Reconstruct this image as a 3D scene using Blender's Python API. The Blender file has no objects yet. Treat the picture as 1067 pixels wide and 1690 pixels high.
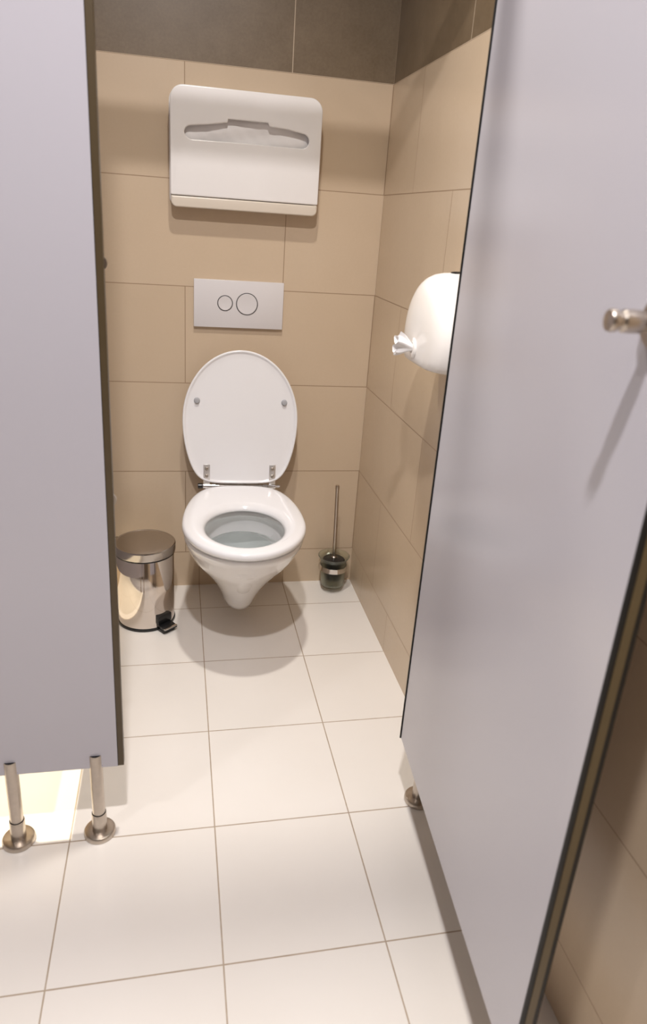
import bpy, bmesh, math, random
from mathutils import Vector, Matrix
random.seed(4)
S = bpy.context.scene
COL = S.collection
PI = math.pi

# ------------------------------------------------------------------ camera
cam_d = bpy.data.cameras.new('camera'); cam = bpy.data.objects.new('camera', cam_d); COL.objects.link(cam)
CX = Vector((0.9789658722897657, -0.1927611031503797, 0.0668504151384765))
CF = Vector((0.20392281654792485, 0.914142324334581, -0.35037022669075524))
CU = Vector((0.006426957530540026, 0.35663281953911435, 0.9342225250145074))
cam.matrix_world = Matrix(((CX.x, CU.x, -CF.x, -0.0322), (CX.y, CU.y, -CF.y, -2.256), (CX.z, CU.z, -CF.z, 1.2446), (0, 0, 0, 1)))
cam_d.sensor_fit = 'HORIZONTAL'; cam_d.sensor_width = 36
cam_d.lens = 1159.18 / 1067 * 36
cam_d.shift_y = -45 / 1067
cam_d.clip_start = 0.02
cam_d.dof.use_dof = True; cam_d.dof.focus_distance = 2.2; cam_d.dof.aperture_fstop = 7.0
S.camera = cam

# ------------------------------------------------------------------ colour management, world
S.view_settings.view_transform = 'Standard'; S.view_settings.look = 'None'
S.view_settings.gamma = 1; S.view_settings.use_curve_mapping = False
S.view_settings.exposure = -0.52
w = bpy.data.worlds.new('world'); S.world = w; w.use_nodes = True
w.node_tree.nodes['Background'].inputs[0].default_value = (0.9, 0.88, 0.9, 1)
w.node_tree.nodes['Background'].inputs[1].default_value = 0.25

# ------------------------------------------------------------------ lights: recessed ceiling lamps and an added soft fill
ZC = 2.62
def lamp(name, x, y, watts, size, color, z=ZC - 0.03, spread=PI, size_y=None):
    d = bpy.data.lights.new(name, 'AREA'); d.energy = watts; d.color = color
    d.shape = 'DISK' if size_y is None else 'RECTANGLE'; d.size = size
    if size_y: d.size_y = size_y
    d.spread = spread
    o = bpy.data.objects.new(name, d); COL.objects.link(o); o.location = (x, y, z)
    return o
WARM = (1, .95, .885); NEU = (1, .965, .975)
lamp('cubicle_lamp', .08, -1.0, 14.5, .08, WARM, spread=1.95)
lamp('corridor_lamp', -.08, -2.08, 52, .08, NEU)
lamp('corridor_side_lamp', -1.35, -2.08, 12, .09, NEU)
lamp('next_cubicle_lamp', -.72, -.82, 30, .08, (1, .90, .70), spread=1.5)
lamp('corridor_soft_fill', -.3, -3.2, 4, 1.6, (.97, .96, 1), size_y=.6)  # added broad fill for soft ambient light, not a real fixture

# ------------------------------------------------------------------ node helpers
class NT:
    def __init__(s, name):
        s.m = bpy.data.materials.new(name); s.m.use_nodes = True
        s.t = s.m.node_tree; s.n = s.t.nodes; s.b = s.n['Principled BSDF']
    def link(s, a, b): s.t.links.new(a, b)
    def put(s, sock, v):
        if isinstance(v, (int, float)): sock.default_value = v
        elif isinstance(v, tuple): sock.default_value = v if len(v) == 4 else (*v, 1)
        else: s.link(v, sock)
    def math(s, op, a, b=0.0, c=None):
        n = s.n.new('ShaderNodeMath'); n.operation = op
        s.put(n.inputs[0], a); s.put(n.inputs[1], b)
        if c is not None: s.put(n.inputs[2], c)
        return n.outputs[0]
    def mix(s, f, a, b):
        n = s.n.new('ShaderNodeMix'); n.data_type = 'RGBA'
        s.put(n.inputs[0], f); s.put(n.inputs[6], a); s.put(n.inputs[7], b); return n.outputs[2]
    def noise(s, vec, scale, detail=4, rough=.6):
        n = s.n.new('ShaderNodeTexNoise'); n.inputs['Scale'].default_value = scale
        n.inputs['Detail'].default_value = detail; n.inputs['Roughness'].default_value = rough
        if vec is not None: s.link(vec, n.inputs['Vector'])
        return n.outputs['Fac']
    def bump(s, h, strength, dist):
        n = s.n.new('ShaderNodeBump'); n.inputs['Strength'].default_value = strength; n.inputs['Distance'].default_value = dist
        s.put(n.inputs['Height'], h); s.link(n.outputs[0], s.b.inputs['Normal'])

def simple(name, col, rough=.4, metal=0, noise=0, nscale=40, **kw):
    k = NT(name); b = k.b
    b.inputs['Roughness'].default_value = rough; b.inputs['Metallic'].default_value = metal
    for a, v in kw.items(): b.inputs[a.replace('_', ' ')].default_value = v
    geo = k.n.new('ShaderNodeNewGeometry').outputs['Position']
    f = k.noise(geo, nscale)
    k.link(k.mix(f, tuple(c * (1 - noise) for c in col), tuple(min(1, c * (1 + noise)) for c in col)), b.inputs['Base Color'])
    return k.m

Z6, TH = .1317, .3
def wall_tiles(name, axis, ua, ub, ubottom, corner=False):
    """beige 60x30 tiles in half bond, dark brown band on top, cut row at the floor"""
    k = NT(name); m = k.math
    geo = k.n.new('ShaderNodeNewGeometry').outputs['Position']
    sep = k.n.new('ShaderNodeSeparateXYZ'); k.link(geo, sep.inputs[0])
    u, z = sep.outputs[axis], sep.outputs['Z']
    row = m('DIVIDE', m('SUBTRACT', z, Z6), TH)
    ri = m('FLOOR', row)
    par = m('FLOORED_MODULO', ri, 2.0)
    # horizontal joints
    def near(v, g):    # 1 when |v - round(v)| < g
        d = m('ABSOLUTE', m('SUBTRACT', v, m('ROUND', v)))
        return m('LESS_THAN', d, g)
    hj = near(row, .0013 / TH)
    u0 = m('ADD', ua, m('MULTIPLY', par, ub - ua))
    vj = near(m('DIVIDE', m('SUBTRACT', u, u0), .6), .0013 / .6)
    vb = near(m('DIVIDE', m('SUBTRACT', u, ubottom), .3), .0013 / .3)
    isb = m('LESS_THAN', z, Z6)
    vj = m('ADD', m('MULTIPLY', vj, m('SUBTRACT', 1.0, isb)), m('MULTIPLY', vb, isb))
    if corner: vj = m('ADD', vj, m('GREATER_THAN', u, -.0028))
    joint = m('MINIMUM', m('ADD', hj, vj), 1.0)
    dark = m('GREATER_THAN', z, Z6 + 5 * TH)
    comb = k.n.new('ShaderNodeCombineXYZ')
    k.link(m('FLOOR', m('DIVIDE', m('SUBTRACT', u, u0), .6)), comb.inputs[0]); k.link(ri, comb.inputs[1])
    wn = k.n.new('ShaderNodeTexWhiteNoise'); k.link(comb.outputs[0], wn.inputs[0])
    cloud = k.noise(geo, 3.5, 5, .65); fine = k.noise(geo, 130, 4, .7)
    f1 = m('ADD', m('MULTIPLY', cloud, .6), m('MULTIPLY', fine, .4))
    beige = k.mix(f1, (.585, .455, .32), (.68, .545, .40))
    beige = k.mix(m('MULTIPLY', wn.outputs[0], .35), beige, (.555, .43, .30))
    f2 = m('ADD', m('MULTIPLY', k.noise(geo, 9, 8, .7), .6), m('MULTIPLY', fine, .4))
    rmp = k.n.new('ShaderNodeMapRange'); k.link(f2, rmp.inputs[0]); rmp.inputs[1].default_value = .3; rmp.inputs[2].default_value = .7
    brown = k.mix(rmp.outputs[0], (.135, .092, .050), (.215, .157, .098))
    body = k.mix(dark, beige, brown)
    grout = k.mix(dark, (.36, .25, .16), (.52, .42, .31))
    col = k.mix(joint, body, grout)
    k.link(col, k.b.inputs['Base Color'])
    r = m('ADD', m('ADD', .20, m('MULTIPLY', fine, .10)), m('MULTIPLY', joint, .4))
    k.link(m('ADD', r, m('MULTIPLY', dark, .15)), k.b.inputs['Roughness'])
    h = m('SUBTRACT', m('MULTIPLY', k.noise(geo, 9, 2), .15), joint)
    k.bump(h, .35, .0015)
    return k.m

def floor_tiles(name):
    k = NT(name); m = k.math
    geo = k.n.new('ShaderNodeNewGeometry').outputs['Position']
    sep = k.n.new('ShaderNodeSeparateXYZ'); k.link(geo, sep.inputs[0])
    a = m('DIVIDE', m('SUBTRACT', sep.outputs['X'], .043), .2992)
    b = m('DIVIDE', m('SUBTRACT', sep.outputs['Y'], -.1626), .3059)
    def dist(v): return m('ABSOLUTE', m('SUBTRACT', v, m('ROUND', v)))
    wob = m('MULTIPLY', m('SUBTRACT', k.noise(geo, 60, 3), .5), .0022)
    joint = m('LESS_THAN', m('MINIMUM', dist(a), dist(b)), m('ADD', .0046, wob))
    comb = k.n.new('ShaderNodeCombineXYZ'); k.link(m('FLOOR', a), comb.inputs[0]); k.link(m('FLOOR', b), comb.inputs[1])
    wn = k.n.new('ShaderNodeTexWhiteNoise'); k.link(comb.outputs[0], wn.inputs[0])
    cloud = k.noise(geo, 4, 5, .6); fine = k.noise(geo, 160, 3, .7)
    body = k.mix(cloud, (.80, .755, .70), (.86, .82, .775))
    body = k.mix(m('MULTIPLY', wn.outputs[0], .4), body, (.80, .75, .685))
    grout = k.mix(k.noise(geo, 14, 3), (.33, .25, .18), (.52, .42, .32))
    k.link(k.mix(joint, body, grout), k.b.inputs['Base Color'])
    k.link(m('ADD', m('ADD', .16, m('MULTIPLY', fine, .12)), m('MULTIPLY', joint, .4)), k.b.inputs['Roughness'])
    k.bump(m('SUBTRACT', m('MULTIPLY', k.noise(geo, 7, 2), .12), joint), .3, .0015)
    return k.m

M = {}
M['wall_back'] = wall_tiles('beige_wall_tiles_back', 'X', -.0045, .2956, .043)
M['wall_side'] = wall_tiles('beige_wall_tiles_side', 'Y', -.2864, -.5865, -.1626, True)
M['floor'] = floor_tiles('cream_floor_tiles')
M['plaster'] = simple('white_plaster', (.45, .43, .42), .8, noise=.03)
M['far_tiles'] = simple('dark_brown_wall_tiles', (.17, .125, .085), .3, noise=.15, nscale=9)
M['laminate'] = simple('lavender_grey_laminate', (.54, .525, .575), .22, noise=.012, nscale=3)
M['black_edge'] = simple('black_core_edge', (.006, .005, .004), .55)
M['gold_edge'] = simple('brown_core_edge', (.13, .095, .045), .4, noise=.1)
M['dark_edge'] = simple('dark_brown_edge_profile', (.080, .055, .026), .4, noise=.1)
M['ceramic'] = simple('white_ceramic', (.86, .85, .85), .08, noise=.005, Coat_Weight=.4)
M['seat'] = simple('white_seat_plastic', (.88, .87, .88), .15, noise=.005)
M['plastic'] = simple('white_glossy_plastic', (.87, .84, .82), .18, noise=.008)
M['cream'] = simple('cream_plastic', (.72, .64, .54), .25, noise=.01)
M['plate'] = simple('grey_white_plate_plastic', (.72, .69, .69), .3, noise=.01)
M['chrome'] = simple('polished_chrome', (.78, .76, .74), .06, 1)
M['hinge'] = simple('pale_plated_hinge', (.80, .77, .74), .28, .75)
M['steel'] = simple('polished_bin_steel', (.74, .68, .63), .07, 1, noise=.01)
M['lidsteel'] = simple('brushed_lid_steel', (.50, .46, .42), .17, 1, noise=.04, nscale=90)
M['satin'] = simple('satin_steel', (.55, .49, .43), .30, 1, noise=.12, nscale=70)
M['black'] = simple('black_plastic', (.010, .010, .011), .25)
M['rubber'] = simple('grey_rubber', (.42, .42, .44), .35)
M['paper'] = simple('white_tissue_paper', (.88, .86, .86), .9, noise=.03, nscale=25)
M['bristle'] = simple('black_bristles', (.02, .02, .018), .8)
M['ringdark'] = simple('dark_ring_gap', (.05, .045, .045), .5)
g = NT('frosted_glass'); g.b.inputs['Base Color'].default_value = (.83, .86, .78, 1); g.b.inputs['Transmission Weight'].default_value = 1
g.b.inputs['Roughness'].default_value = .42; g.b.inputs['IOR'].default_value = 1.25; M['glass'] = g.m
g = NT('toilet_water'); g.n.remove(g.b)
tr0 = g.n.new('ShaderNodeBsdfTransparent'); tr0.inputs[0].default_value = (.86, .90, .89, 1)
gl0 = g.n.new('ShaderNodeBsdfGlossy'); gl0.inputs['Roughness'].default_value = .02
fr0 = g.n.new('ShaderNodeFresnel'); fr0.inputs[0].default_value = 1.33
mx0 = g.n.new('ShaderNodeMixShader'); g.link(fr0.outputs[0], mx0.inputs[0]); g.link(tr0.outputs[0], mx0.inputs[1]); g.link(gl0.outputs[0], mx0.inputs[2])
g.link(mx0.outputs[0], g.n['Material Output'].inputs['Surface']); M['water'] = g.m

# ------------------------------------------------------------------ mesh helpers (all coordinates in world space)
ORG = {}
def org(parent):
    while parent is not None and parent.name not in ORG: parent = parent.parent
    return ORG[parent.name] if parent is not None else Matrix()
def obj(name, bm, mats, parent=None, smooth=35):
    me = bpy.data.meshes.new(name)
    bmesh.ops.recalc_face_normals(bm, faces=bm.faces)
    bm.to_mesh(me); bm.free()
    if parent is not None: me.transform(org(parent))
    for m in (mats if isinstance(mats, (list, tuple)) else [mats]): me.materials.append(M[m])
    if smooth:
        for p in me.polygons: p.use_smooth = True
        me.set_sharp_from_angle(angle=math.radians(smooth))
    o = bpy.data.objects.new(name, me); COL.objects.link(o)
    if parent is not None: o.parent = parent
    return o
def thing(name, label, cat, loc=(0, 0, 0), rotz=0, group=None, local=False):
    o = bpy.data.objects.new(name, None); COL.objects.link(o); o.empty_display_size = .05
    o.location = loc; o.rotation_euler = (0, 0, rotz); o['label'] = label; o['category'] = cat
    if group: o['group'] = group
    ORG[o.name] = Matrix() if local else (Matrix.Translation(Vector(loc)) @ Matrix.Rotation(rotz, 4, 'Z')).inverted()
    return o
def tag(o, label, cat, group=None):
    o['label'] = label; o['category'] = cat
    if group: o['group'] = group
    return o
def struct(name, bm, mats, smooth=None):
    o = obj(name, bm, mats, None, smooth); o['kind'] = 'structure'; return o
def sub(name, bm, mats, parent, smooth=35): return obj(name, bm, mats, parent, smooth)

def box(x0, x1, y0, y1, z0, z1, bev=0, seg=3, bm=None):
    bm = bm or bmesh.new()
    vs = [bm.verts.new((x, y, z)) for x in (x0, x1) for y in (y0, y1) for z in (z0, z1)]
    f = [(0, 1, 3, 2), (4, 6, 7, 5), (0, 4, 5, 1), (2, 3, 7, 6), (0, 2, 6, 4), (1, 5, 7, 3)]
    fs = [bm.faces.new([vs[i] for i in q]) for q in f]
    if bev:
        es = list({e for q in fs for e in q.edges})
        bmesh.ops.bevel(bm, geom=es, offset=bev, segments=seg, profile=.5, affect='EDGES')
    return bm
def loft(rings, bm=None, cap0=True, cap1=True, closed=True):
    bm = bm or bmesh.new()
    vr = [[bm.verts.new(p) for p in r] for r in rings]
    n = len(vr[0])
    for a, b in zip(vr, vr[1:]):
        for i in range(n if closed else n - 1):
            j = (i + 1) % n
            bm.faces.new((a[i], a[j], b[j], b[i]))
    if cap0: bm.faces.new(vr[0][::-1])
    if cap1: bm.faces.new(vr[-1])
    return bm
def frame(axis):
    a = Vector(axis).normalized(); h = Vector((0, 0, 1)) if abs(a.z) < .9 else Vector((1, 0, 0))
    u = a.cross(h).normalized(); v = a.cross(u).normalized(); return a, u, v
def lathe(base, axis, prof, n=48, bm=None, cap0=True, cap1=True):
    """prof = [(radius, distance along axis)]"""
    a, u, v = frame(axis); base = Vector(base)
    rings = []
    for r, t in prof:
        r = max(r, 1e-5)
        rings.append([base + a * t + u * (r * math.cos(2 * PI * i / n)) + v * (r * math.sin(2 * PI * i / n)) for i in range(n)])
    return loft(rings, bm, cap0, cap1)
def tube(p0, p1, r, n=20, bm=None):
    d = Vector(p1) - Vector(p0); L = d.length; b = min(r * .15, .001)
    return lathe(p0, d, [(r - b, 0), (r, b), (r, L - b), (r - b, L)], n, bm)
def torus(c, axis, R, r, n=48, k=10, bm=None):
    a, u, v = frame(axis); c = Vector(c); bm = bm or bmesh.new()
    V = [[bm.verts.new(c + (u * math.cos(t) + v * math.sin(t)) * (R + r * math.cos(s)) + a * (r * math.sin(s))) for s in [2 * PI * j / k for j in range(k)]] for t in [2 * PI * i / n for i in range(n)]]
    for i in range(n):
        for j in range(k):
            bm.faces.new((V[i][j], V[(i + 1) % n][j], V[(i + 1) % n][(j + 1) % k], V[i][(j + 1) % k]))
    return bm
def rrect(x0, x1, z0, z1, r, k=8):
    """rounded rectangle outline; r = (bl, br, tr, tl)"""
    if not isinstance(r, tuple): r = (r,) * 4
    out = []
    for (cx, cz, rr, a0) in ((x0 + r[0], z0 + r[0], r[0], PI), (x1 - r[1], z0 + r[1], r[1], 1.5 * PI), (x1 - r[2], z1 - r[2], r[2], 0), (x0 + r[3], z1 - r[3], r[3], .5 * PI)):
        for i in range(k + 1):
            a = a0 + .5 * PI * i / k; out.append((cx + rr * math.cos(a), cz + rr * math.sin(a)))
    return out
def plate2d(outer, holes, y_front, y_back, bev):
    """flat panel in the xz plane with holes and a rounded edge, through a filled 2D curve; returns a bmesh"""
    cu = bpy.data.curves.new('t', 'CURVE'); cu.dimensions = '2D'; cu.fill_mode = 'BOTH'
    t = abs(y_back - y_front) / 2
    cu.extrude = t - bev; cu.bevel_depth = bev; cu.bevel_resolution = 4; cu.offset = -bev
    for ol in [outer] + holes:
        sp = cu.splines.new('POLY'); sp.points.add(len(ol) - 1); sp.use_cyclic_u = True
        for q, (a, b) in zip(sp.points, ol): q.co = (a, b, 0, 1)
    o = bpy.data.objects.new('t', cu); COL.objects.link(o)
    dg = bpy.context.evaluated_depsgraph_get(); dg.update()
    me = bpy.data.meshes.new_from_object(o.evaluated_get(dg))
    bpy.data.objects.remove(o); bpy.data.curves.remove(cu)
    bm = bmesh.new(); bm.from_mesh(me); bpy.data.meshes.remove(me)
    bmesh.ops.remove_doubles(bm, verts=bm.verts, dist=1e-6)
    yc = (y_front + y_back) / 2
    for v in bm.verts: v.co = Vector((v.co.x, yc - v.co.z, v.co.y))
    return bm
def smin_ring(w, front, back, line, n=120, p=9):
    """ellipse (half width w, semi axes front / back) whose back end is cut by a straight line with soft corners; 2D points"""
    out = []
    for i in range(n):
        t = 2 * PI * i / n; c, s_ = math.cos(t), math.sin(t)
        r1 = 1 / math.sqrt((c / w) ** 2 + (s_ / (back if s_ > 0 else front)) ** 2)
        r = r1 if s_ <= 0.02 else (r1 ** -p + (line / s_) ** -p) ** (-1 / p)
        out.append((r * c, r * s_))
    return out
def egg(w, yf, yc, yb, z, nf=2.1, nb=2.6, n=96, cx=0):
    out = []
    for i in range(n):
        t = 2 * PI * i / n; c, s = math.cos(t), math.sin(t)
        e = nf if s < 0 else nb
        x = w * math.copysign(abs(c) ** (2 / e), c)
        y = yc + (abs(s) ** (2 / e)) * ((yb - yc) if s >= 0 else -(yc - yf))
        out.append(Vector((cx + x, y, z)))
    return out

# ================================================================== THE SETTING
XR = .5958
def slab(name, x0, x1, y0, y1, z0, z1, mat): return struct(name, box(x0, x1, y0, y1, z0, z1), mat)
slab('floor', -2.6, XR + .1, -4.4, .1, -.1, 0, 'floor')
slab('ceiling', -2.6, XR + .1, -4.4, .1, ZC, ZC + .1, 'plaster')
slab('wall_back', -2.6, XR + .1, 0, .1, 0, ZC, 'wall_back')
slab('wall_right', XR, XR + .1, -4.4, 0, 0, ZC, 'wall_side')
slab('wall_left', -2.7, -2.6, -4.4, .1, 0, ZC, 'far_tiles')
slab('wall_front', -2.6, XR + .1, -4.5, -4.4, 0, ZC, 'far_tiles')

# ================================================================== CUBICLE PARTITIONS
YF0, YF1 = -1.0700, -1.0565           # front and rear face of the front panels
ZB, ZT = .178, 2.0
def lam_slab(x0, x1, y0, y1, z0, z1, axis):
    """laminate sheet: grey faces, black core on the narrow sides"""
    bm = box(x0, x1, y0, y1, z0, z1, .0006, 1)
    bm.normal_update()
    for f in bm.faces:
        f.material_index = 0 if abs(f.normal[axis]) > .9 else 1
    return bm
p = thing('partition_panel', 'large grey laminate front panel on two steel legs at the left edge', 'panel', (-.5, -1.063, ZB))
sub('sheet', lam_slab(-1.25, -.1535, YF0, YF1, ZB, ZT, 1), ['laminate', 'black_edge'], p, None)
o = sub('edge_strip', box(-.1535, -.1420, YF0 + .0005, YF1 + .006, ZB + .001, ZT, .0006, 1), 'dark_edge', p, None)
o['label'] = 'dark brown edge profile'
for kx, kz in ((-.150, 1.160), (-.150, .758)):
    c = sub('door_stop', lathe((kx, YF1, kz), (0, 1, 0), [(.0125, 0), (.0125, .006), (.0115, .009), (.007, .0105), (0, .011)], 32), 'satin', p)
    c['label'] = 'round steel stop button'
p = thing('hinge_side_panel', 'narrow grey laminate panel beside the right tiled wall behind the open door', 'panel', (.52, -1.063, ZB))
sub('sheet', lam_slab(.486, XR - .004, YF0, YF1, ZB, ZT, 1), ['laminate', 'black_edge'], p, None)
p = thing('side_partition', 'grey laminate divider between two cubicles, left of the pedal bin', 'panel', (-.28, -.52, ZB))
sub('sheet', lam_slab(-.286, -.273, YF1 + .001, -.022, ZB, ZT, 0), ['laminate', 'black_edge'], p, None)
tag(obj('head_rail', box(-1.25, XR - .001, -1.086, -1.040, 2.001, 2.052, .004, 2), 'satin'), 'steel head rail running along the top of the grey panels', 'rail')

# adjustable legs
def make_leg(label, name='partition_leg'):
    t = thing(name, label, 'leg', (0, 0, 0), 0, 'adjustable legs under the grey panels', local=True)
    sub('floor_flange', lathe((0, 0, 0), (0, 0, 1), [(.0315, 0), (.0325, .001), (.0325, .008), (.0305, .0115), (.027, .0125), (.0145, .0125)], 48), 'satin', t)
    sub('sleeve', lathe((0, 0, .0125), (0, 0, 1), [(.0150, 0), (.0150, .042), (.0143, .044), (.0128, .044)], 40), 'satin', t)
    bm = lathe((0, 0, .05), (0, 0, 1), [(.0130, 0), (.0130, .1580), (.0126, .1590), (.0122, .1590), (.0122, .150)], 40, cap0=False)
    sub('tube', bm, 'satin', t)
    sub('gap_ring', torus((0, 0, .0568), (0, 0, 1), .0133, .0011, 40, 8), 'black', t)
    sub('end_cap', lathe((0, 0, .2), (0, 0, 1), [(.0121, 0), (.0121, .0078), (.0115, .0086), (0, .0088)], 32), 'black', t)
    sub('set_screw', lathe((.0125, -.004, .183), (1, -.3, 0), [(.0025, 0), (.0025, .0013), (.0012, .0013), (.001, .0003)], 16), 'black', t)
    return t
leg = make_leg('short steel panel leg nearer to the doorway, its flange on the tiles')
leg.location = (-.197, -1.0635, 0)
def dup(root, loc, label):
    r = root.copy(); COL.objects.link(r); r.location = loc; r['label'] = label
    for ch in root.children:
        c = ch.copy(); COL.objects.link(c); c.parent = r
    return r
dup(leg, (-.358, -1.0635, 0), 'short steel panel leg at the left edge of the photo')
dup(leg, (.512, -1.0635, 0), 'steel panel leg mostly hidden under the open door')

# ---- open door
DH = Vector((.4525, -1.0575, 0)); DD = Vector((-.0789, -.9969, 0)).normalized(); DN = Vector((.9969, -.0789, 0)).normalized()
DW, DT = .665, .024
def door_pt(a, b, z): return DH + DD * a + DN * b + Vector((0, 0, z))
def dbox(a0, a1, b0, b1, z0, z1, bev=0, seg=2):
    bm = box(a0, a1, b0, b1, z0, z1, bev, seg)
    bm.normal_update()
    for f in bm.faces: f.material_index = 0 if abs(f.normal.y) > .97 else 1
    for v in bm.verts: v.co = door_pt(v.co.x, v.co.y, v.co.z)
    return bm
d = thing('cubicle_door', 'open grey laminate cubicle door with a steel knob, at the right', 'door', tuple(door_pt(0, 0, ZB)))
sub('leaf', dbox(0, DW, 0, DT, ZB, ZT, .0034, 2), ['laminate', 'black_edge'], d, None)
o = sub('hinge_edge_line', dbox(-.0034, -.0002, -.0020, DT, ZB, ZT, .0004), 'black_edge', d, None); o['label'] = 'thin added black strip for the dark line at the hinge edge'  # added strip, draws the dark line of the gap beside the hinge edge
o = sub('edge_band', dbox(DW - .0002, DW + .0006, .0060, .0160, ZB + .001, ZT, 0), 'gold_edge', d, None); o['label'] = 'brown core band in the narrow door edge'
for z in (.45, 1.75):
    h = sub('hinge', lathe(door_pt(-.006, DT + .004, z), (0, 0, 1), [(.006, 0), (.007, .001), (.007, .079), (.006, .08)], 24), 'satin', d)
    sub('hinge_leaf', dbox(0, .03, DT, DT + .003, z + .01, z + .07, .0008), 'satin', h, None)
KP = door_pt(.618, 0, 1.178)
kn = sub('door_knob', lathe(KP, -DN, [(.0235, 0), (.0235, .006), (.0225, .008), (.011, .008), (.0090, .011), (.0090, .016), (.0104, .020), (.0109, .030), (.0104, .038), (.0082, .0405), (.0080, .043), (.0103, .0450), (.0108, .0495), (.0096, .0520), (0, .0530)], 40), 'satin', d)
kn['label'] = 'round steel door knob'
sub('knob_rose', lathe(KP, -DN, [(.0265, 0), (.0265, .003), (.0255, .0045), (.0236, .0045)], 48), 'satin', kn)

# ================================================================== TOILET
TL = (.171, 0, 0); TR = math.radians(-2.0)
T = thing('wall_hung_toilet', 'white ceramic wall hung toilet with its lid raised, below the flush plate', 'toilet', TL, TR, local=True)
ex = []
#      z     w     yf     yc     nf   nb
outer = [(.068, .012, -.255, -.20, 2, 2), (.066, .034, -.276, -.20, 2, 2.2), (.069, .046, -.294, -.20, 2, 2.4), (.080, .0535, -.314, -.20, 2, 2.6), (.10, .0585, -.334, -.20, 2, 2.6), (.125, .0660, -.357, -.207, 2, 2.6),
         (.155, .0765, -.385, -.220, 2, 2.6), (.19, .0915, -.418, -.240, 2, 2.6), (.225, .110, -.452, -.267, 2, 2.6), (.26, .1295, -.487, -.300, 2, 2.6),
         (.295, .147, -.524, -.34, 2, 2.5), (.33, .158, -.556, -.37, 2.05, 2.4), (.362, .1665, -.588, -.385, 2.05, 2.3), (.380, .1712, -.605, -.39, 2.1, 2.2), (.391, .1725, -.610, -.39, 2.1, 2.2), (.3955, .1712, -.6085, -.39, 2.1, 2.2), (.3970, .166, -.602, -.39, 2.1, 2.2), (.3972, .150, -.585, -.40, 2.1, 2.2)]
for z, w_, yf, yc, nf, nb in outer: ex.append(egg(w_, yf, yc, -.002, z, nf, nb))
inner = [(.396, .132, -.572, -.41, -.262), (.392, .128, -.568, -.41, -.266), (.382, .127, -.567, -.41, -.266), (.376, .131, -.570, -.41, -.258), (.355, .134, -.570, -.41, -.250), (.335, .130, -.562, -.40, -.248),
         (.321, .120, -.548, -.395, -.248), (.316, .118, -.545, -.39, -.240), (.306, .112, -.535, -.37, -.215), (.290, .100, -.518, -.35, -.20), (.25, .078, -.48, -.33, -.195), (.21, .060, -.44, -.31, -.20), (.17, .045, -.39, -.29, -.21), (.15, .03, -.36, -.29, -.24)]
for z, w_, yf, yc, yb in inner: ex.append(egg(w_, yf, yc, yb, z, 2, 2))
bowl = sub('bowl', loft(ex), 'ceramic', T, 50)
# trap mouth at the back of the bowl cavity, just a darker flap of the ceramic, and the water
wt = sub('water', loft([egg(.1045, -.5245, -.355, -.204, .297, 2, 2)], cap1=False), 'water', T, None)
# seat: rounded ring
SO = (.1765, -.626, -.402, -.118); SI = (.112, -.567, -.425, -.292)
rings = []
prof = [(0.00, .403), (-.004, .404), (-.006, .409), (-.005, .416), (0.0, .4215), (.008, .4245), (.02, .426)]
def seat_ring(k, z, outerside=True):
    if outerside: return [Vector((x, y - .402, z)) for x, y in smin_ring(.1765 - k, .224 - k, .35 - k, .288 - k)]
    w_, yf, yc, yb = SI; return egg(w_ + k, yf - k, yc, yb + k, z, 2.0, 2.0, 120)
for k, z in [(.008, .4055), (.003, .4065), (0, .4095), (0, .4175), (.0015, .4225), (.005, .4258), (.012, .4278), (.028, .4285)]: rings.append(seat_ring(k, z))
for k, z in [(.028, .4285), (.018, .4265), (.009, .4222), (.003, .416), (.0, .410), (.001, .4068), (.004, .4055)]: rings.append(seat_ring(k, z, False))
bm = loft(rings + [rings[0]], cap0=False, cap1=False); bmesh.ops.remove_doubles(bm, verts=bm.verts, dist=1e-6)
sub('seat', bm, 'seat', T, 60)
# lid, raised and leaning to the wall
LB = Vector((0, -.098, .420)); LT = Vector((0, -.042, .850)); LV = (LT - LB); LL = LV.length; LV.normalize()
LN = Vector((0, -LV.z, LV.y))       # towards the room
def lid_ring(k, dep, n=120):
    return [LB + LV * (.213 - y) + LN * dep + Vector((x, 0, 0)) for x, y in smin_ring(.183 - k, LL - .213 - k, .285 - k, .209 - k, n, 12)]
lr = [lid_ring(k, q) for k, q in [(.05, -.012), (.02, -.0095), (.006, -.004), (.001, .002), (0, .007), (.0015, .0105), (.004, .0115), (.0065, .0105), (.009, .0075), (.013, .0062), (.03, .0058), (.10, .0055)]]
lid = sub('lid', loft(lr), 'seat', T, 60)
def lp(x, s, dep): return LB + LV * s + LN * dep + Vector((x, 0, 0))
for x in (-.138, .138):
    b_ = sub('bumper', lathe(lp(x, .273, .0055), LN, [(.0095, 0), (.0095, .002), (.0078, .004), (.0078, .008), (.0068, .0105), (0, .0115)], 28), 'rubber', T); b_['label'] = 'small grey rubber bumper'
def lbox(x0, x1, s0, s1, d0, d1, bev=.001):
    bm = box(x0, x1, s0, s1, d0, d1, bev, 2)
    for v in bm.verts: v.co = lp(v.co.x, v.co.y, v.co.z)
    return bm
for x in (-.106, .106):
    h = sub('hinge', lbox(x - .0105, x + .0105, .004, .068, .0062, .0096, .0012), 'hinge', T)
    h['label'] = 'chrome hinge plate with two screws'
    for s_ in (.030, .054):
        sc = sub('screw', lathe(lp(x, s_, .0088), LN, [(.0056, 0), (.0056, .0014), (.0042, .0026), (.0016, .0026), (.001, .0010)], 20), 'satin', h)
    sub('bracket', lbox(x - .006, x + .006, -.006, .012, .002, .0085, .001), 'chrome', h)
RY, RZ = -.1065, .418
bm = tube((-.128, RY, RZ), (.128, RY, RZ), .0042)
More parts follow.
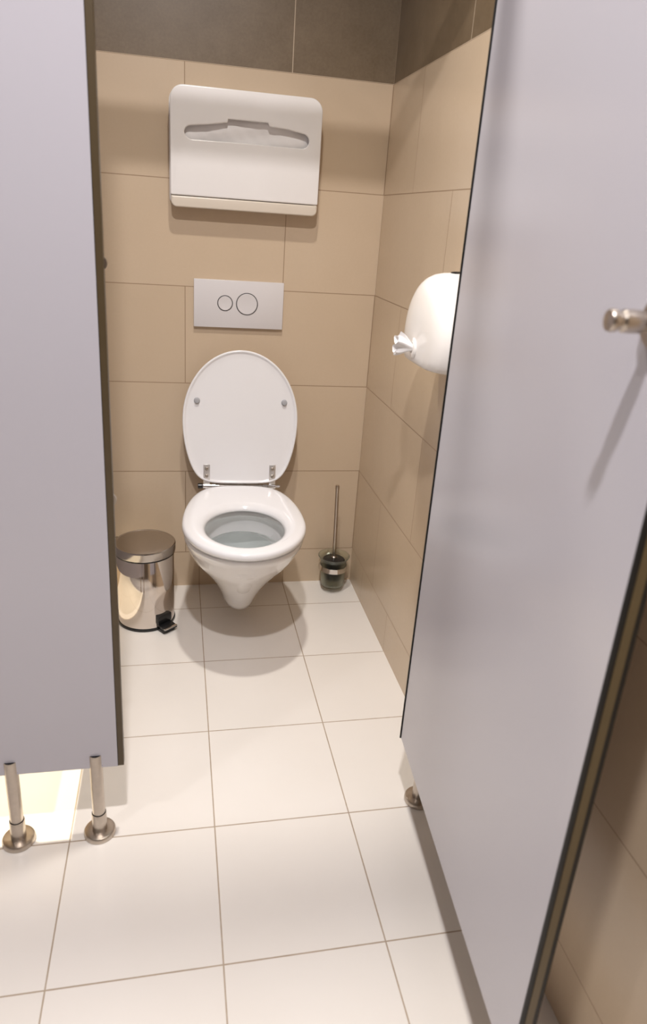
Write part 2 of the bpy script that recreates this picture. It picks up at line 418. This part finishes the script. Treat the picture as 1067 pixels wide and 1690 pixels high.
for x0, x1, r in ((-.118, -.094, .0078), (-.092, -.076, .0068), (-.074, -.062, .0052), (.062, .074, .0052), (.076, .092, .0068), (.094, .118, .0078), (.121, .132, .0050)): tube((x0, RY, RZ), (x1, RY, RZ), r, 24, bm)
r_ = sub('hinge_rod', bm, 'chrome', T); r_['label'] = 'chrome hinge rod'
for x in (-.106, .106):
    sub('hinge_post', tube((x, RY + .006, .396), (x, RY + .006, .415), .007), 'chrome', r_)
c = sub('rod_end_cap', tube((-.134, RY, RZ), (-.1185, RY, RZ), .0085), 'black', r_)
# side fixing plug on the bowl

# ---- flush plate
P = thing('flush_plate', 'pale grey dual flush plate with two round buttons on the tiled wall', 'flush plate', (.16, 0, .913))
sub('plate', box(.0215, .2975, -.0135, -.0005, .9135, 1.0565, .0015, 2), 'plate', P)
for (bx, bz, r) in ((.1165, .988, .0215), (.184, .988, .0315)):
    b_ = sub('push_button', lathe((bx, -.0132, bz), (0, -1, 0), [(r, 0), (r, .0012), (r - .001, .0022), (r * .6, .0012), (0, .0008)], 56), 'plate', P)
    b_['label'] = 'round push button'
    sub('button_ring', torus((bx, -.0138, bz), (0, 1, 0), r + .0010, .0014, 64, 8), 'ringdark', b_)

# ================================================================== SEAT COVER DISPENSER
D = thing('seat_cover_dispenser', 'white plastic dispenser box with a long slot high on the back wall', 'dispenser', (.17, 0, 1.255))
X0, X1 = -.045, .380
def arc(cx, cz, rx, rz, a0, a1, k=9): return [(cx + rx * math.cos(math.radians(a0 + (a1 - a0) * i / k)), cz + rz * math.sin(math.radians(a0 + (a1 - a0) * i / k))) for i in range(k + 1)]
slot = arc(.016, 1.4515, .0225, .0175, 270, 90, 12) + [(.060, 1.4745), (.112, 1.4835), (.114, 1.4925), (.224, 1.4925), (.229, 1.4835), (.280, 1.4805)] + arc(.322, 1.4545, .0225, .0195, 90, -90, 12) + [(.16, 1.4355)]
bm = plate2d(rrect(X0, X1, 1.2875, 1.567, (.004, .004, .036, .036)), [slot], -.057, -.049, .0035)
sub('cover', bm, 'plastic', D, 50)
# sides of the cover: hollow shell from the wall to the front sheet
ro = rrect(X0, X1, 1.2875, 1.567, (.004, .004, .036, .036)); ri = rrect(X0 + .004, X1 - .004, 1.2915, 1.563, (.002, .002, .032, .032))
sub('shell', loft([[(x, -.0505, z) for x, z in ro], [(x, -.004, z) for x, z in ro], [(x, -.004, z) for x, z in ri], [(x, -.0505, z) for x, z in ri], [(x, -.0505, z) for x, z in ro]], cap0=False, cap1=False), 'plastic', D)
tr_ = sub('bottom_tray', plate2d(rrect(X0 + .001, X1 - .001, 1.256, 1.2858, (.016, .016, .003, .003)), [], -.0565, -.001, .004), 'cream', D, 50); tr_['label'] = 'cream bottom lip'
rb = rrect(X0 - .003, X1 + .003, 1.266, 1.5705, (.014, .014, .039, .039)); rc = rrect(X0 - .0015, X1 + .0015, 1.2675, 1.569, (.0125, .0125, .0375, .0375))
sub('back_plate', loft([[(x, -.0005, z) for x, z in rb], [(x, -.0075, z) for x, z in rb], [(x, -.009, z) for x, z in rc]]), 'plastic', D)
# folded paper behind the slot
bm = bmesh.new(); NX, NZ = 60, 26; grid = []
for i in range(NX + 1):
    r = []
    for j in range(NZ + 1):
        x = -.034 + .404 * i / NX; z = 1.30 + .24 * j / NZ
        y = -.041 + .0016 * math.sin(x * 41 + z * 30) + .0018 * math.sin(x * 23 - z * 110) + .0006 * math.sin(x * 160 + z * 150)
        r.append(bm.verts.new((x, y, z)))
    grid.append(r)
for i in range(NX):
    for j in range(NZ): bm.faces.new((grid[i][j], grid[i + 1][j], grid[i + 1][j + 1], grid[i][j + 1]))
ext = bmesh.ops.extrude_face_region(bm, geom=bm.faces[:])
for e in ext['geom']:
    if isinstance(e, bmesh.types.BMVert): e.co.y += .018
tag(obj('paper_seat_covers', bm, 'paper'), 'folded white paper seat covers showing in the slot of the wall dispenser', 'paper')

# ================================================================== PAPER DISPENSER ON THE RIGHT WALL
PC = (XR, -.795, 1.02)
Q = thing('toilet_paper_dispenser', 'white domed toilet paper dispenser on the right wall, half hidden by the door', 'dispenser', PC)
def dome_ring(dep, k, zb):
    """arched outline: straight bottom edge at height zb, round top; k = inset"""
    return [Vector((XR - dep, PC[1] + x, PC[2] - y)) for x, y in smin_ring(.144 - k, .142 - k * .85, .125 - k * .3, PC[2] - zb, 96, 9)]
prof = [(.002, .002, .966), (.006, 0, .964), (.045, .0005, .963), (.070, .002, .963), (.086, .006, .963), (.098, .013, .964), (.107, .023, .965), (.114, .037, .966), (.119, .056, .968), (.122, .082, .973), (.1235, .108, .985), (.124, .130, 1.002)]
sub('cover', loft([dome_ring(*q) for q in prof]), 'plastic', Q, 50)
NZ_ = Vector((XR - .1215, -.790, 1.000)); NA = Vector((-1, .10, .02)).normalized()
sub('nozzle', lathe(NZ_, NA, [(.023, -.004), (.023, .002), (.020, .005), (.013, .006), (.009, .002)], 40), 'plastic', Q)
sub('lock', lathe((XR - .052, -.800, 1.1618), (-.1, 0, 1), [(.010, -.002), (.010, .0012), (.0085, .0022), (.004, .0022), (.003, .001)], 24), 'black', Q)
sub('base_plate', lathe((XR - .0005, PC[1], 1.036), (-1, 0, 0), [(.095, 0), (.098, .0015), (.098, .004)], 64), 'rubber', Q)
# tissue end: pinched in the nozzle, then a pleated fan with a ragged rim
TC = NZ_ + NA * .003; TA = Vector((-.9, .18, .22)).normalized()
TV = Vector((0, -.15, 1)).normalized(); TU = TA.cross(TV).normalized(); TV = TU.cross(TA).normalized()
rings = []
for k in range(15):
    t = k / 14
    hw = .0065 + .0175 * math.sin(min(1, t * 1.05) * PI * .5) ** 1.2      # half height of the fan
    th = .0060 + .0080 * t
    L = .042 * t
    ring = []
    for i in range(72):
        a = 2 * PI * i / 72
        fold = 1 + (.04 + .12 * t) * math.sin(7 * a + .6) + .08 * t * math.sin(13 * a + 2)
        ring.append(TC + TA * (L * (1 - .10 * t * (1 - math.cos(2 * a))) + .003 * t * math.sin(4 * a)) + TV * (hw * math.sin(a) * fold) + TU * (th * math.cos(a) * (1 + .5 * t * math.sin(5 * a))))
    rings.append(ring)
for sc_, back in ((.8, .003), (.5, .010), (.2, .019)):
    c0 = TC + TA * .042; rings.append([c0 - TA * back + (v - c0) * sc_ for v in rings[14]])
tag(obj('tissue_paper', loft(rings), 'paper', None, 70), 'crumpled white tissue end sticking out of the domed dispenser nozzle', 'tissue')

# ================================================================== PEDAL BIN
BC = (-.132, -.205, 0)
B = thing('pedal_bin', 'polished steel pedal bin with a black pedal on the floor left of the toilet', 'bin', BC)
sub('base_ring', lathe(BC, (0, 0, 1), [(.086, 0), (.0905, .001), (.0915, .004), (.0905, .0085), (.087, .010)], 72), 'black', B)
sub('body', lathe((BC[0], BC[1], .0095), (0, 0, 1), [(.0865, 0), (.0885, .001), (.0885, .2305), (.0875, .232)], 96), 'steel', B)
sub('rim_seal', lathe((BC[0], BC[1], .2415), (0, 0, 1), [(.0885, -.002), (.0915, -.001), (.0920, .002), (.0905, .0045)], 96), 'black', B)
ld = sub('lid', lathe((BC[0], BC[1], .2460), (0, 0, 1), [(.0900, -.001), (.0935, 0), (.0940, .002), (.0942, .0235), (.0932, .0258), (.0910, .0270), (.0885, .0268), (.0865, .0258), (.080, .0264), (.05, .0276), (0, .0282)], 96), 'lidsteel', B, 20)
ld['label'] = 'brushed steel lid'
pa = math.radians(-52)        # pedal direction
pd = Vector((math.cos(pa), math.sin(pa), 0)); pn = Vector((-pd.y, pd.x, 0))
def pbox(a0, a1, b0, b1, z0, z1, dz=0, bev=.001):
    bm = box(a0, a1, b0, b1, z0, z1, bev, 2)
    for v in bm.verts: v.co = Vector(BC) + pd * v.co.x + pn * v.co.y + Vector((0, 0, v.co.z + dz * (v.co.x - a0) / (a1 - a0)))
    return bm
pe = sub('pedal', pbox(.084, .128, -.024, .024, .018, .025, -.006, .0015), 'black', B)
sub('pedal_housing', pbox(.082, .098, -.026, .026, .024, .052, 0, .003), 'black', pe)
sub('pedal_foot', pbox(.082, .118, -.022, .022, .0, .011, 0, .001), 'black', pe)
sub('pedal_trim', pbox(.1215, .1290, -.0242, .0242, .0190, .0212, -.001, .0005), 'chrome', pe)
ha = math.radians(156)
hd = Vector((math.cos(ha), math.sin(ha), 0)); hn = Vector((-hd.y, hd.x, 0))
def hbox(a0, a1, b0, b1, z0, z1, bev=.002):
    bm = box(a0, a1, b0, b1, z0, z1, bev, 2)
    for v in bm.verts: v.co = Vector(BC) + hd * v.co.x + hn * v.co.y + Vector((0, 0, v.co.z))
    return bm
hg = sub('lid_hinge', hbox(.0895, .106, -.016, .016, .205, .268, .004), 'satin', B)

# ================================================================== TOILET BRUSH
GC = Vector((.513, -.067, .018))
G = thing('toilet_brush', 'long steel handled toilet brush in a frosted glass cup in the right corner', 'brush', tuple(GC))
def gl(base, prof, mat, par=None, n=64, sm=35, name='x', **k): return sub(name, lathe(GC + Vector((0, 0, base)), (0, 0, 1), prof, n, **k), mat, par or G, sm)
gl(0, [(.0, 0), (.034, 0), (.039, .003), (.041, .010), (.0445, .06), (.047, .088), (.0445, .094), (.0455, .100), (.0500, .108), (.0555, .1165), (.0560, .1185), (.0545, .1185), (.0488, .109), (.0435, .101), (.0425, .094), (.0445, .087), (.0420, .06), (.0385, .012), (.035, .007), (.0, .006)], 'glass', name='glass_cup', cap0=False, cap1=False)
rg = gl(.066, [(.0478, 0), (.0492, .0005), (.0492, .0185), (.0478, .019), (.0476, .019), (.0476, 0)], 'chrome', name='holder_ring', cap0=False, cap1=False)
sub('wall_arm', box(GC.x - .009, GC.x + .009, -.0195, -.001, .086, .101, .001, 2), 'chrome', rg)
sub('wall_flange', lathe((GC.x, -.0005, .0935), (0, -1, 0), [(.022, 0), (.022, .004), (.020, .006), (.0, .006)], 40), 'chrome', rg)
gl(.099, [(.0385, 0), (.0395, .001), (.0395, .0035), (.037, .006), (.015, .009), (.008, .011)], 'black', name='brush_lid')
hx = Vector((-.010, 0, .375)).normalized(); hb = GC + Vector((.0, 0, .100))
sub('handle', lathe(hb, hx, [(.0085, .004), (.0085, .013), (.0055, .016), (.0055, .030), (.0062, .032), (.0062, .268), (.0068, .270), (.0068, .283), (.0060, .285), (.0, .2855)], 32), 'satin', G)
bm = bmesh.new()
for i in range(900):
    a = random.random() * 2 * PI; z = .024 + .066 * random.random(); r = .029 + .005 * random.random(); dz = random.uniform(-.004, .004)
    c0 = GC + Vector((0, 0, z)); u = Vector((math.cos(a), math.sin(a), 0)); v = Vector((-u.y, u.x, 0)) * .0006
    p0, p1 = c0 + u * .006, c0 + u * r + Vector((0, 0, dz))
    q = [bm.verts.new(p0 + v), bm.verts.new(p0 - v), bm.verts.new(p1 - v), bm.verts.new(p1 + v)]; bm.faces.new(q)
lathe(GC + Vector((0, 0, .018)), (0, 0, 1), [(.004, 0), (.010, .004), (.022, .012), (.026, .030), (.026, .055), (.020, .072), (.006, .082)], 32, bm)
sub('brush_head', bm, 'bristle', G, None)
